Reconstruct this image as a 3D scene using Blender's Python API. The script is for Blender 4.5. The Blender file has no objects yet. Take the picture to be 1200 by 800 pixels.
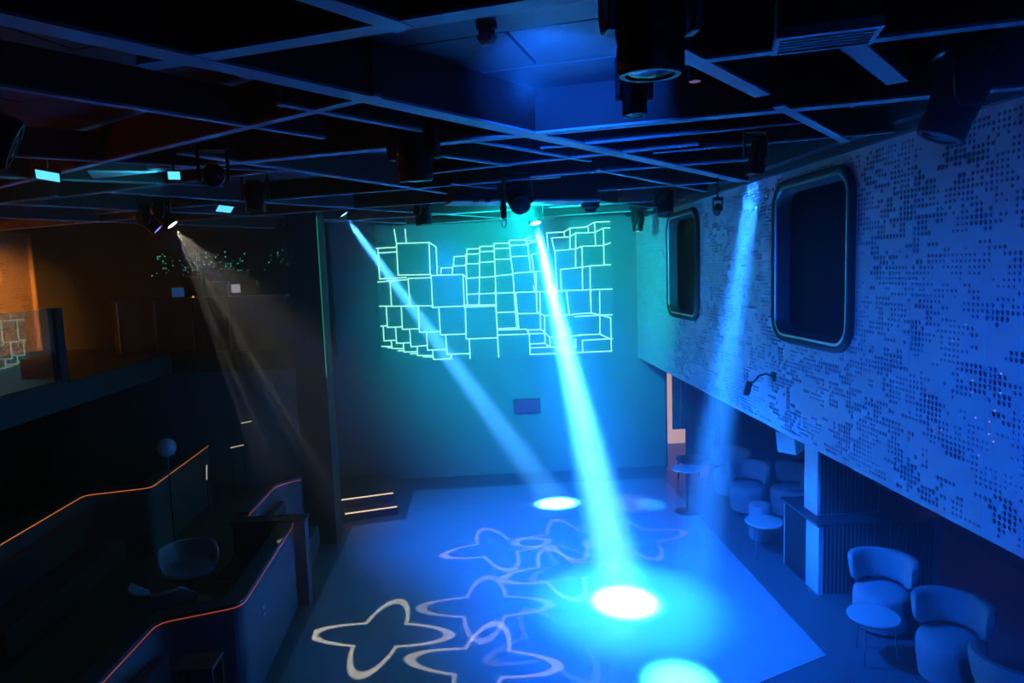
import bpy, bmesh, math, random
from mathutils import Vector, Matrix
random.seed(7)
S = bpy.context.scene
COL = S.collection
PI = math.pi
R_ = math.radians

# ------------------------------------------------------------------ camera
cam_d = bpy.data.cameras.new('camera'); cam = bpy.data.objects.new('camera', cam_d); COL.objects.link(cam)
cam_d.sensor_width = 36; cam_d.lens = 24.0; cam_d.clip_start = 0.05
fwd = Vector((0.05199977, 0.99323413, -0.10383631)); rgt = Vector((0.99783454, -0.05586942, -0.03471084)); up_ = rgt.cross(fwd)
cam.matrix_world = Matrix(((rgt.x, up_.x, -fwd.x, 0), (rgt.y, up_.y, -fwd.y, 0), (rgt.z, up_.z, -fwd.z, 4.1), (0, 0, 0, 1)))
S.camera = cam

# ------------------------------------------------------------------ world, exposure, sampling of the haze
w = bpy.data.worlds.new('night'); S.world = w; w.use_nodes = True
w.node_tree.nodes['Background'].inputs['Color'].default_value = (0, 0, 0, 1)
S.view_settings.view_transform = 'Standard'; S.view_settings.look = 'None'
S.view_settings.gamma = 1; S.view_settings.use_curve_mapping = False
S.view_settings.exposure = 0.0
S.cycles.volume_bounces = 0; S.cycles.max_bounces = 8; S.cycles.diffuse_bounces = 4
S.cycles.sample_clamp_indirect = 40.0
S.cycles.use_denoising = True

# ------------------------------------------------------------------ lights: lamps of the rig and added fill
HAZE = 0.040
def spot(name, p, tgt, col, watt, deg, blend=0.25, rad=0.03, nodes=None):
    d = bpy.data.lights.new(name, 'SPOT'); d.energy = watt; d.color = col
    d.spot_size = R_(deg); d.spot_blend = blend; d.shadow_soft_size = rad
    o = bpy.data.objects.new(name, d); COL.objects.link(o)
    v = (Vector(tgt) - Vector(p)).normalized()
    o.location = Vector(p) + v * 0.05
    o.rotation_euler = v.to_track_quat('-Z', 'Y').to_euler()
    if nodes: nodes(d, Vector(p))
    return o

STARS = [(-1.24, 7.50, -8, 1.0), (0.18, 9.79, 12, .85), (1.02, 8.84, 8, .85), (-0.02, 8.02, -4, .6), (-0.07, 6.80, -12, .95), (1.26, 9.99, 5, .8), (2.30, 9.87, 9, .7), (0.75, 7.1, 20, .2), (1.35, 9.0, 25, .3)]
def star_gobo(d, L):
    d.use_nodes = True; nt = d.node_tree; nt.nodes.clear()
    out = nt.nodes.new('ShaderNodeOutputLight'); em = nt.nodes.new('ShaderNodeEmission'); nt.links.new(em.outputs[0], out.inputs[0])
    geo = nt.nodes.new('ShaderNodeNewGeometry'); sep = nt.nodes.new('ShaderNodeSeparateXYZ'); nt.links.new(geo.outputs['Incoming'], sep.inputs[0])
    def m(op, a, b=None, c=None):
        n = nt.nodes.new('ShaderNodeMath'); n.operation = op
        for i, x in enumerate((a, b, c)):
            if x is None: continue
            if isinstance(x, (int, float)): n.inputs[i].default_value = x
            else: nt.links.new(x, n.inputs[i])
        return n.outputs[0]
    def ramp(x, a, b):
        n = nt.nodes.new('ShaderNodeMapRange'); n.interpolation_type = 'SMOOTHSTEP'
        n.inputs['From Min'].default_value = a; n.inputs['From Max'].default_value = b; nt.links.new(x, n.inputs['Value']); return n.outputs[0]
    t = m('DIVIDE', -L.z, sep.outputs[2])           # slope of the ray on the metal gobo plate
    X = m('MULTIPLY_ADD', sep.outputs[0], t, L.x); Y = m('MULTIPLY_ADD', sep.outputs[1], t, L.y)
    tot = None
    for cx, cy, a, wt in STARS:
        ca, sa = math.cos(R_(a)), math.sin(R_(a))
        dx = m('SUBTRACT', X, cx); dy = m('SUBTRACT', Y, cy)
        u = m('ABSOLUTE', m('ADD', m('MULTIPLY', dx, ca), m('MULTIPLY', dy, sa)))
        v = m('ABSOLUTE', m('SUBTRACT', m('MULTIPLY', dy, ca), m('MULTIPLY', dx, sa)))
        hi = m('DIVIDE', m('MAXIMUM', u, v), .86); lo = m('DIVIDE', m('MINIMUM', u, v), .275)
        f = m('SQRT', m('ADD', m('MULTIPLY', hi, hi), m('MULTIPLY', lo, lo)))
        b = m('MULTIPLY', m('MULTIPLY', ramp(f, .83, .88), m('SUBTRACT', 1.0, ramp(f, .98, 1.03))), wt)
        tot = b if tot is None else m('ADD', tot, b)
    nt.links.new(m('MULTIPLY', tot, .055), em.inputs['Strength'])

CY = (0.018, 0.29, 1.0)
BL = (0.003, 0.11, 1.0)
LAMPS = [  # name, lens point, aim point, colour, watt, cone, blend
 ('beam_left',   (-2.0, 11.05, 5.06), (1.29, 11.57, 0), (.06, .38, 1.0), 420000, 6.6, 1.0),
 ('beam_centre', (0.89, 9.57, 4.73), (1.69, 7.93, 0), CY, 800000, 10.5, 1.0),
 ('beam_right',  (1.99, 4.76, 4.73), (1.86, 6.25, 0), (.015, .20, 1.0), 180000, 9.5, 1.0),
 ('beam_small',  (2.62, 7.28, 4.62), (2.75, 9.2, 2.4), CY, 9000, 5.0, .5),
 ('beam_white',  (2.71, 11.19, 4.66), (2.5, 11.4, 0), (.6, .8, 1.0), 500, 14.0, .8),
 ('beam_violet', (-3.70, 8.39, 4.72), (0.9, 9.8, 0), (.02, .06, 1.0), 1500, 9.0, 1.0),
]
for n_, p_, t_, c_, w_, a_, b_ in LAMPS: spot(n_, p_, t_, c_, w_, a_, b_, .055)
spot('beam_centre_hot', (0.89, 9.57, 4.73), (1.69, 7.93, 0), (1.0, 1.0, 1.0), 52000, 8.4, 1.0, .05)
spot('beam_centre_halo', (0.89, 9.57, 4.73), (1.69, 7.93, 0), (.008, .17, 1.0), 24000, 30.0, 1.0)
spot('gobo_light', (-3.39, 8.06, 4.72), (0.4, 8.4, 0), (1.0, .90, .66), 40000, 66, .15, .008, star_gobo)
# unseen wash lamp behind the viewer, then washes and glows in the hall
spot('wash_wall', (0.9, -0.6, 4.70), (3.25, 6.4, 1.5), BL, 2300, 50, 1.0, .08)
spot('fill_floor', (0.50, 6.93, 4.68), (2.2, 8.0, 0), BL, 7200, 76, 1.0, .20)  # added blue fill for floor and haze, no lit lens here
spot('fill_back', (-0.50, 9.2, 4.62), (0.9, 10.6, 0), (.006, .13, 1.0), 4600, 76, 1.0, .30)  # added blue fill in place of light scattered around the beams
spot('wash_ceiling', (0.22, 3.05, 4.88), (0.62, 4.4, 5.3), BL, 700, 58, 1.0, .05)
spot('wash_screen', (0.55, 7.70, 4.80), (1.3, 13.4, 3.5), (.002, .60, .62), 4800, 74, .8, .05)
spot('wash_amber', (-5.9, 7.2, 5.1), (-8.33, 10.7, 3.8), (1.0, .36, .05), 4000, 46, .7, .08)
spot('glow_cyan', (-2.36, 5.62, 4.84), (-2.9, 5.8, 5.0), (.05, .65, 1.0), 22, 100, 1.0, .02)
spot('glow_red', (5.9, 8.6, 2.1), (6.9, 7.6, 0.6), (1.0, .08, .06), 10, 120, 1.0, .08)
spot('glow_ceiling', (-6.6, 4.5, 3.1), (-3.6, 4.4, 5.3), (1.0, .12, .06), 80, 74, 1.0, .1)  # added red uplight that tints the coffers, no lamp built for it

# ------------------------------------------------------------------ materials
def mat(name, col, rough=.6, metal=0.0, var=0.12, scale=6.0, bump=0.0, bscale=40.0, spec=.5, emit=None, estr=0):
    m = bpy.data.materials.new(name); m.use_nodes = True; nt = m.node_tree
    b = nt.nodes['Principled BSDF']
    tc = nt.nodes.new('ShaderNodeTexCoord')
    nz = nt.nodes.new('ShaderNodeTexNoise'); nz.inputs['Scale'].default_value = scale; nz.inputs['Detail'].default_value = 3
    nt.links.new(tc.outputs['Object'], nz.inputs['Vector'])
    mx = nt.nodes.new('ShaderNodeMix'); mx.data_type = 'RGBA'
    mx.inputs[6].default_value = tuple(c * (1 - var) for c in col) + (1,)
    mx.inputs[7].default_value = tuple(min(1, c * (1 + var)) for c in col) + (1,)
    nt.links.new(nz.outputs['Fac'], mx.inputs[0]); nt.links.new(mx.outputs[2], b.inputs['Base Color'])
    b.inputs['Roughness'].default_value = rough; b.inputs['Metallic'].default_value = metal
    b.inputs['Specular IOR Level'].default_value = spec
    if bump:
        n2 = nt.nodes.new('ShaderNodeTexNoise'); n2.inputs['Scale'].default_value = bscale; n2.inputs['Detail'].default_value = 2
        nt.links.new(tc.outputs['Object'], n2.inputs['Vector'])
        bp = nt.nodes.new('ShaderNodeBump'); bp.inputs['Strength'].default_value = bump; bp.inputs['Distance'].default_value = .004
        nt.links.new(n2.outputs['Fac'], bp.inputs['Height']); nt.links.new(bp.outputs[0], b.inputs['Normal'])
    if emit:
        b.inputs['Emission Color'].default_value = emit + (1,); b.inputs['Emission Strength'].default_value = estr
    return m
M = dict(
 perf=mat('painted_metal_panel', (.50, .52, .56), .45, 0, .05, 3),
 amberwall=mat('copper_toned_panel', (.62, .45, .32), .45, 0, .1, 2),
 dark=mat('dark_wall_paint', (.022, .024, .028), .7, 0, .2, 3, .2),
 backwall=mat('back_wall_paint', (.20, .21, .23), .75, 0, .08, 2, .2),
 void=mat('unlit_cavity', (.006, .006, .008), .9),
 black=mat('black_powder_coat', (.006, .0065, .008), .42, 0, .2, 12),
 blackmat=mat('black_matt', (.010, .010, .012), .8, 0, .2, 12),
 beamred=mat('dark_red_beam_paint', (.07, .009, .010), .65, 0, .15, 5),
 strip=mat('grey_beam_edge', (.36, .38, .40), .5, 0, .08, 5),
 ceil=mat('ceiling_panel', (.07, .065, .07), .42, 0, .12, 4),
 fabric=mat('pale_boucle_fabric', (.28, .28, .30), .9, 0, .08, 30, .5, 160),
 fabricdk=mat('dark_velvet', (.05, .045, .05), .85, 0, .15, 20, .4, 120),
 tabletop=mat('pale_table_top', (.45, .45, .46), .35, 0, .04, 8),
 steel=mat('brushed_steel', (.42, .42, .44), .35, 1.0, .08, 20),
 rubber=mat('window_gasket', (.014, .015, .018), .6, 0, .1, 8, spec=.25),
 reveal=mat('window_reveal', (.06, .062, .075), .4, 0, .05, 5),
 parapet=mat('parapet_plaster', (.12, .12, .135), .7, 0, .08, 4, .2),
 coping=mat('dark_coping', (.05, .05, .055), .45, 0, .1, 8),
 column=mat('pale_column_paint', (.50, .52, .54), .6, 0, .05, 4),
 white=mat('white_plastic', (.75, .75, .75), .4, 0, .03, 5),
 paper=mat('white_card', (.85, .85, .85), .6, 0, .02, 5),
 red=mat('red_plastic', (.8, .14, .11), .35, 0, .08, 8),
 screen=mat('projection_screen_cloth', (.22, .25, .25), .8, 0, .03, 3),
 globe=mat('opal_glass', (.55, .57, .6), .2, 0, .03, 4),
)
def emat(name, col, s):
    m = bpy.data.materials.new(name); m.use_nodes = True; nt = m.node_tree
    e = nt.nodes.new('ShaderNodeEmission'); e.inputs[0].default_value = col + (1,); e.inputs[1].default_value = s
    nt.links.new(e.outputs[0], nt.nodes['Material Output'].inputs[0]); return m
M['lines'] = emat('projected_lines', (.34, 1.0, .84), 1.7)
M['led_amber'] = emat('amber_led', (1.0, .26, .06), 1.0)
M['led_amber_dim'] = emat('amber_led_dim', (1.0, .16, .07), .42)
M['led_step'] = emat('step_led', (1.0, .72, .52), 1.6)
M['glow_green'] = emat('green_edge_glow', (.05, .75, .45), .35)
M['lens_cyan'] = emat('lens_lit_blue', (.25, .50, 1.0), 14)
M['lens_white'] = emat('lens_lit_white', (.9, .88, .85), 5)
M['lens_violet'] = emat('lens_lit_violet', (.22, .20, 1.0), 3)
M['lens_faint'] = emat('lens_faint', (.45, .30, .75), .35)
M['panel_cyan'] = emat('cyan_led_panel', (.12, .75, 1.0), 1.5)
M['door_glow'] = emat('lit_corridor', (1.0, .62, .42), .8)
M['door_glow_pink'] = emat('lit_corridor_pink', (1.0, .55, .45), .55)
M['laptop'] = emat('laptop_display', (.05, .16, .55), .35)
M['mixer'] = emat('mixer_display', (.75, .78, .82), .45)
M['dotgreen'] = emat('green_dot_glow', (.12, .9, .62), .8)
M['dotblue'] = emat('pin_light', (.35, .45, 1.0), 1.3)
def glass(name, tint, rough=0.02, ior=1.5):
    m = bpy.data.materials.new(name); m.use_nodes = True; nt = m.node_tree; nt.nodes.clear()
    o = nt.nodes.new('ShaderNodeOutputMaterial'); tr = nt.nodes.new('ShaderNodeBsdfTransparent'); tr.inputs[0].default_value = tint
    gl = nt.nodes.new('ShaderNodeBsdfGlossy'); gl.inputs['Roughness'].default_value = rough
    fr = nt.nodes.new('ShaderNodeFresnel'); fr.inputs['IOR'].default_value = ior
    mx = nt.nodes.new('ShaderNodeMixShader')
    ge = nt.nodes.new('ShaderNodeNewGeometry'); k1 = nt.nodes.new('ShaderNodeMath'); k1.operation = 'SUBTRACT'; k1.inputs[0].default_value = 1; nt.links.new(ge.outputs['Backfacing'], k1.inputs[1])
    k2 = nt.nodes.new('ShaderNodeMath'); k2.operation = 'MULTIPLY'; nt.links.new(fr.outputs[0], k2.inputs[0]); nt.links.new(k1.outputs[0], k2.inputs[1]); nt.links.new(k2.outputs[0], mx.inputs[0]); nt.links.new(tr.outputs[0], mx.inputs[1]); nt.links.new(gl.outputs[0], mx.inputs[2]); nt.links.new(mx.outputs[0], o.inputs[0])
    return m
M['glass'] = glass('clear_glass', (.82, .84, .84, 1), .0, 3.0)
M['darkglass'] = glass('smoked_glass', (.25, .28, .34, 1), .08, 1.04)
M['lens_off'] = mat('dark_lens', (.02, .025, .04), .08, 0, .1, 5, spec=.8)

def floor_mat(name, col, rough, tile):
    m = mat(name, col, rough, 0, .10, 1.2); nt = m.node_tree; b = nt.nodes['Principled BSDF']
    tc = nt.nodes.new('ShaderNodeTexCoord'); br = nt.nodes.new('ShaderNodeTexBrick'); br.offset = 0
    br.inputs['Scale'].default_value = 1.0; br.inputs['Mortar Size'].default_value = tile * .05
    br.inputs['Brick Width'].default_value = tile; br.inputs['Row Height'].default_value = tile
    nt.links.new(tc.outputs['Object'], br.inputs['Vector'])
    bp = nt.nodes.new('ShaderNodeBump'); bp.inputs['Strength'].default_value = .25; bp.inputs['Distance'].default_value = .002; bp.invert = True
    nt.links.new(br.outputs['Fac'], bp.inputs['Height']); nt.links.new(bp.outputs[0], b.inputs['Normal'])
    return m
M['floor'] = floor_mat('dark_stone_floor', (.09, .095, .105), .45, .6)
M['dance'] = floor_mat('dance_floor_mosaic', (.28, .29, .31), .42, .1)

# ------------------------------------------------------------------ mesh helpers
class MB:
    def __init__(s): s.v = []; s.f = []
    def add(s, vs, fs, mx=None):
        o = len(s.v)
        s.v += [tuple(mx @ Vector(p)) if mx is not None else tuple(p) for p in vs]
        s.f += [tuple(i + o for i in f) for f in fs]; return s
    def box(s, x0, x1, y0, y1, z0, z1, mx=None):
        return s.add([(x0,y0,z0),(x1,y0,z0),(x1,y1,z0),(x0,y1,z0),(x0,y0,z1),(x1,y0,z1),(x1,y1,z1),(x0,y1,z1)],
                     [(0,3,2,1),(4,5,6,7),(0,1,5,4),(1,2,6,5),(2,3,7,6),(3,0,4,7)], mx)
    def prism(s, pts, z0, z1, mx=None):
        n = len(pts)
        return s.add([(p[0],p[1],z0) for p in pts] + [(p[0],p[1],z1) for p in pts],
                     [tuple(range(n))[::-1], tuple(range(n, 2*n))] + [(i,(i+1)%n,(i+1)%n+n,i+n) for i in range(n)], mx)
    def lathe(s, prof, n=24, mx=None, cap=True, sx=1, sy=1):
        vs = []; fs = []
        for r, z in prof:
            for k in range(n):
                a = 2*PI*k/n; vs.append((r*math.cos(a)*sx, r*math.sin(a)*sy, z))
        for i in range(len(prof)-1):
            for k in range(n):
                k2 = (k+1) % n; fs.append((i*n+k, i*n+k2, (i+1)*n+k2, (i+1)*n+k))
        if cap:
            fs.append(tuple(range(n))[::-1]); fs.append(tuple(range((len(prof)-1)*n, len(prof)*n)))
        return s.add(vs, fs, mx)
    def rings(s, rings, closed_path=False, cap=True, mx=None):
        n = len(rings[0]); vs = [p for r in rings for p in r]; fs = []; L = len(rings)
        for i in range(L if closed_path else L-1):
            j = (i+1) % L
            for k in range(n):
                k2 = (k+1) % n; fs.append((i*n+k, i*n+k2, j*n+k2, j*n+k))
        if cap and not closed_path:
            fs.append(tuple(range(n))[::-1]); fs.append(tuple(range((L-1)*n, L*n)))
        return s.add(vs, fs, mx)
    def tube(s, pts, r, n=8, mx=None):
        P = [Vector(p) for p in pts]; rings = []
        for i, p in enumerate(P):
            d = (P[min(i+1, len(P)-1)] - P[max(i-1, 0)]).normalized()
            a = d.orthogonal().normalized(); 
            if i and abs(d.dot(la)) < .99: a = (la - d*la.dot(d)).normalized()
            la = a; b = d.cross(a)
            rings.append([tuple(p + (a*math.cos(2*PI*k/n) + b*math.sin(2*PI*k/n))*r) for k in range(n)])
        return s.rings(rings, mx=mx)
def obj(name, mb, m, parent=None, bevel=0, smooth=True, seg=2):
    me = bpy.data.meshes.new(name); me.from_pydata(mb.v, [], mb.f); me.update()
    bm = bmesh.new(); bm.from_mesh(me); bmesh.ops.recalc_face_normals(bm, faces=bm.faces); bm.to_mesh(me); bm.free()
    if smooth:
        for p in me.polygons: p.use_smooth = True
        me.set_sharp_from_angle(angle=R_(38))
    me.materials.append(M[m] if isinstance(m, str) else m)
    o = bpy.data.objects.new(name, me); COL.objects.link(o)
    if parent is not None: o.parent = parent
    if bevel:
        bv = o.modifiers.new('bevel', 'BEVEL'); bv.width = bevel; bv.segments = seg; bv.limit_method = 'ANGLE'
    return o
def tag(o, label, cat, group=None):
    o['label'] = label; o['category'] = cat
    if group: o['group'] = group
    return o
def thing(name, label, cat, loc=(0,0,0), rz=0, group=None):
    o = bpy.data.objects.new(name, None); COL.objects.link(o); o.location = loc; o.rotation_euler = (0,0,rz); o.empty_display_size = .1
    return tag(o, label, cat, group)
def struct(name, mb, m, label=None, bevel=0, smooth=False):
    o = obj(name, mb, m, None, bevel, smooth); o['kind'] = 'structure'
    if label: o['label'] = label
    return o
def dup(root, loc, rz, label):
    r = root.copy(); COL.objects.link(r); r.location = loc; r.rotation_euler = (0,0,rz); r['label'] = label
    for ch in list(root.children):
        c = ch.copy(); COL.objects.link(c); c.parent = r
        for g in list(ch.children):
            d = g.copy(); COL.objects.link(d); d.parent = c
    return r
def child(name, mb, m, parent, **k): return obj(name, mb, m, parent, **k)

# ------------------------------------------------------------------ room shell
fl = struct('floor', MB().box(-12, 7.2, -3, 16, -.2, 0), 'floor', 'dark stone floor of the club')
df = obj('dance_floor', MB().prism([(3.50,6.54),(3.50,12.7),(-1.3,12.7),(-1.3,11.2),(-2.15,11.0),(-2.15,4.2),(-1.9,4.18)], -.01, .006), 'dance', fl, smooth=False)
df['label'] = 'paler dance floor with an angled corner'
ce = struct('ceiling', MB().box(-12, 7.2, -3, 16, 5.32, 5.5), 'ceil', 'dark panelled ceiling above the beam grid')
ang = R_(-20.5); mxp = Matrix.Rotation(ang, 4, 'Z')
pan_me = None
for i in range(-3, 3):
    for j in range(1, 13):
        c = mxp @ Vector((i*2.1 + .9*(j % 2), j*.62, 0))
        if not (-5.5 < c.x < 3.0 and .8 < c.y < 7.6): continue
        if pan_me is None:
            o = obj('ceiling_panel', MB().box(-1.04, 1.04, -.303, .303, 0, .03), 'ceil', ce, bevel=.006, smooth=False, seg=1); pan_me = o.data
        else:
            o = bpy.data.objects.new('ceiling_panel', pan_me); COL.objects.link(o); o.parent = ce
        o.location = (c.x, c.y, 5.288); o.rotation_euler = (random.uniform(-.002,.002), random.uniform(-.002,.002), ang)
BEAMS = [  # x0, y0, x1, y1, width, depth   (grid of deep beams, undersides at 5.0 m)
 (-3.4,.43,3.1,7.73,.13,.28), (-2.6,5.85,3.1,3.73,.10,.28), (-4.6,6.81,-.45,3.62,.06,.24), (-1.35,3.07,.95,2.16,.09,.28),
 (-1.5,1.23,-.22,2.66,.09,.26), (-2.3,3.1,-.95,4.67,.05,.2), (-.98,3.75,-.30,4.52,.05,.2), (-.3,5.4,.35,6.1,.05,.2), (.0,4.88,1.03,5.96,.045,.18),
 (-2.05,5.1,.62,9.55,.08,.26), (.80,2.87,1.62,3.78,.085,.28), (.96,3.17,3.1,2.36,.06,.26), (1.55,2.84,2.25,3.57,.10,.26),
 (1.83,4.05,2.95,5.32,.07,.24), (.55,5.27,2.3,4.52,.04,.2), (1.5,5.6,3.1,4.95,.035,.18), (-.35,6.39,1.75,5.26,.045,.2), (.6,6.85,2.6,6.1,.04,.2),
 (-3.6,4.74,-1.6,6.05,.05,.2), (-4.6,7.6,-1.6,6.0,.05,.2), (-4.8,9.2,.9,6.9,.05,.2), (-5.2,11.0,2.9,7.7,.05,.2), (-3.2,12.0,3.0,9.6,.05,.2), (-1.5,13.2,3.0,11.3,.05,.2),
 (-3.6,7.1,1.2,12.9,.05,.2), (-5.6,7.2,-1.2,12.6,.05,.2), (-.2,7.2,3.0,11.0,.05,.2), (1.2,6.5,3.0,8.7,.05,.2), (-7.9,9.2,-4.2,7.3,.05,.2), (-7.9,11.6,-4.4,9.9,.05,.2), (-7.9,7.0,-3.6,12.8,.05,.2), (-7.9,5.4,-5.6,7.4,.05,.2),
 (-6.5,4.4,-2.4,6.9,.05,.2)]
for x0, y0, x1, y1, wd, dp in BEAMS:
    L = math.hypot(x1-x0, y1-y0); a = math.atan2(y1-y0, x1-x0)
    b = obj('ceiling_beam', MB().box(0, L, -wd*.46, wd*.46, .012, dp+.01), 'beamred', ce, smooth=False)
    b.location = (x0, y0, 5.0 + random.uniform(0, .004)); b.rotation_euler = (0, 0, a)
    s = obj('beam_edge', MB().box(-.004, L+.004, -wd/2, wd/2, 0, .014), 'strip', b, smooth=False)
obj('sheen_wedge', MB().prism([(-2.53,5.79),(-3.16,6.04),(-3.0,5.66)], 4.985, 4.997), 'strip', ce, smooth=False)  # added wedge shaped like the cyan lit patch on the beam
wb = MB().box(-12, 3.78, 13.5, 13.7, 0, 5.4).box(4.75, 7.2, 13.5, 13.7, 0, 5.4).box(3.78, 4.75, 13.5, 13.7, 2.1, 5.4)
struct('wall_back', wb, 'backwall', 'plain back wall behind the projection')
struct('dark_sheet_back', MB().box(-8.34, -2.75, 13.44, 13.5, 2.88, 5.30), 'dark', 'added dark sheet on the back wall behind the left mezzanine counter')  # added dark sheet standing for the unlit part of the back wall
struct('wall_front', MB().box(-12, 7.2, -3.2, -3, 0, 5.4), 'dark')
struct('wall_lounge', MB().box(6.9, 7.1, -3, 13.5, 0, 5.4), 'dark', 'dark wall at the back of the seating under the overhang')
struct('mezzanine_slab', MB().box(3.30, 6.9, -3, 13.5, 2.27, 2.45), 'dark', 'underside of the right mezzanine')

# perforated cladding ------------------------------------------------
def noise2(ix, iy, seed):
    r = random.Random(ix*7919 + iy*104729 + seed*31337); return r.random()
def sm(u, v, seed):
    i, j = math.floor(u), math.floor(v); fu, fv = u-i, v-j
    fu = fu*fu*(3-2*fu); fv = fv*fv*(3-2*fv)
    a = noise2(i,j,seed)*(1-fu)+noise2(i+1,j,seed)*fu; b = noise2(i,j+1,seed)*(1-fu)+noise2(i+1,j+1,seed)*fu
    return a*(1-fv)+b*fv
C8 = [(math.cos(2*PI*(k+.5)/8), math.sin(2*PI*(k+.5)/8)) for k in range(8)]
def perforated(parent, X, y0, y1, z0, z1, pitch, sign, m, skip, cells=8, dens=.5):
    """one sheet in the plane x = X with real punched holes; sign = direction its face looks along x"""
    nu = round((y1-y0)/pitch); nv = round((z1-z0)/pitch); du = (y1-y0)/nu; dv = (z1-z0)/nv
    V = []; F = []; th = .010
    gu0 = round(y0/pitch)
    def solid(ya, yb, za, zb):
        o = len(V); V.extend(((X,ya,za),(X,yb,za),(X,yb,zb),(X,ya,zb))); F.append((o,o+1,o+2,o+3))
    for j in range(nv):
        za = z0+j*dv; zb = za+dv; run = None
        for i in range(nu):
            ya = y0+i*du; yb = ya+du; yc = (ya+yb)/2; zc = (za+zb)/2
            kind = 1
            if skip(yc, zc): kind = 0
            elif 0 < j < nv-1:
                gu = gu0+i
                n = .42*sm(gu/6, j/2.6, 1)+.58*sm(gu/2.2, j/1.15, 2)
                if n > dens and noise2(gu, j, 5) < .88: kind = 2
            if kind == 1:
                if run is None: run = ya
                continue
            if run is not None: solid(run, ya, za, zb); run = None
            if kind == 2:
                g2 = sm((gu0+i)/5, j/5, 9)
                r = pitch*(.29 + .19*max(0, min(1, (g2-.25)/.5)))*(.9+.2*noise2(gu0+i, j, 11))
                o = len(V)
                V.extend(((X,ya,za),(X,yb,za),(X,yb,zb),(X,ya,zb)))
                V.extend((X, yc+r*c, zc+r*s) for c, s in C8)
                V.extend((X-sign*th, yc+r*c, zc+r*s) for c, s in C8)
                h = o+4   # ring k at angles 22.5+45k: corner order BL, BR, TR, TL
                # sides: right ring 7,0 ; top 1,2 ; left 3,4 ; bottom 5,6
                F.extend(((o+1,o+2,h+0,h+7),(o+2,o+3,h+2,h+1),(o+3,o,h+4,h+3),(o,o+1,h+6,h+5),
                          (o+2,h+1,h+0),(o+3,h+3,h+2),(o,h+5,h+4),(o+1,h+7,h+6)))
                F.extend((h+k,h+(k+1)%8,h+8+(k+1)%8,h+8+k) for k in range(8))
        if run is not None: solid(run, y1, za, zb)
    # folded edges (interrupted where a window cuts the sheet)
    a, b = X, X-sign*.02
    for yy in (y0, y1):
        for j in range(nv):
            za = z0+j*dv; zb = za+dv
            if skip(yy, (za+zb)/2): continue
            o = len(V); V.extend(((a,yy,za),(a,yy,zb),(b,yy,zb),(b,yy,za))); F.append((o,o+1,o+2,o+3))
    for zz in (z0, z1):
        o = len(V); V.extend(((a,y0,zz),(a,y1,zz),(b,y1,zz),(b,y0,zz))); F.append((o,o+1,o+2,o+3))
    me = bpy.data.meshes.new('perforated_panel'); me.from_pydata(V, [], F); me.update(); me.materials.append(M[m])
    ob = bpy.data.objects.new('perforated_panel', me); COL.objects.link(ob); ob.parent = parent
    return ob
WX = 3.23
WIN = [(6.42, .775, 4.085, .825, .27), (10.42, .775, 4.085, .825, .27)]
def in_win(y, z, grow=0.0):
    for cy, hy, cz, hz, r in WIN:
        a = max(abs(y-cy)-(hy-r), 0); b = max(abs(z-cz)-(hz-r), 0)
        if math.hypot(a, b) < r-grow and abs(y-cy) < hy-grow and abs(z-cz) < hz-grow: return True
    return False
# backing wall, with real openings behind the windows
mb = MB(); ys = [-3]
for cy, hy, cz, hz, r in WIN: ys += [cy-hy+.05, cy+hy-.05]
ys.append(13.5)
for k in range(0, len(ys), 2): mb.box(3.26, 3.36, ys[k], ys[k+1], 2.27, 5.32)
for cy, hy, cz, hz, r in WIN:
    mb.box(3.26, 3.36, cy-hy+.05, cy+hy-.05, 2.27, cz-hz+.05).box(3.26, 3.36, cy-hy+.05, cy+hy-.05, cz+hz-.05, 5.32)
wr = struct('wall_right', mb, 'void', 'right wall clad in pale perforated metal panels with two rounded windows')
PW = .78
y = 13.48
while y > 2.2:
    perforated(wr, WX, max(y-PW+.0025, 2.1), y, 2.27, 5.0, .040, -1, 'perf', lambda a, b: in_win(a, b, .045), dens=.45); y -= PW
struct('trim_right', MB().box(3.16, 3.30, -3, 13.5, 5.0, 5.06).box(3.05, 3.16, -3, 13.5, 5.06, 5.32), 'dark', 'dark soffit trim along the top of the perforated wall')
def rr(cy, cz, hy, hz, r, n=8):
    pts = []
    for qx, qz, a0 in ((1,1,0),(-1,1,90),(-1,-1,180),(1,-1,270)):
        for k in range(n+1):
            a = R_(a0+90*k/n); pts.append((cy+qx*(hy-r)+r*math.cos(a), cz+qz*(hz-r)+r*math.sin(a), math.cos(a), math.sin(a)))
    return pts
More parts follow.
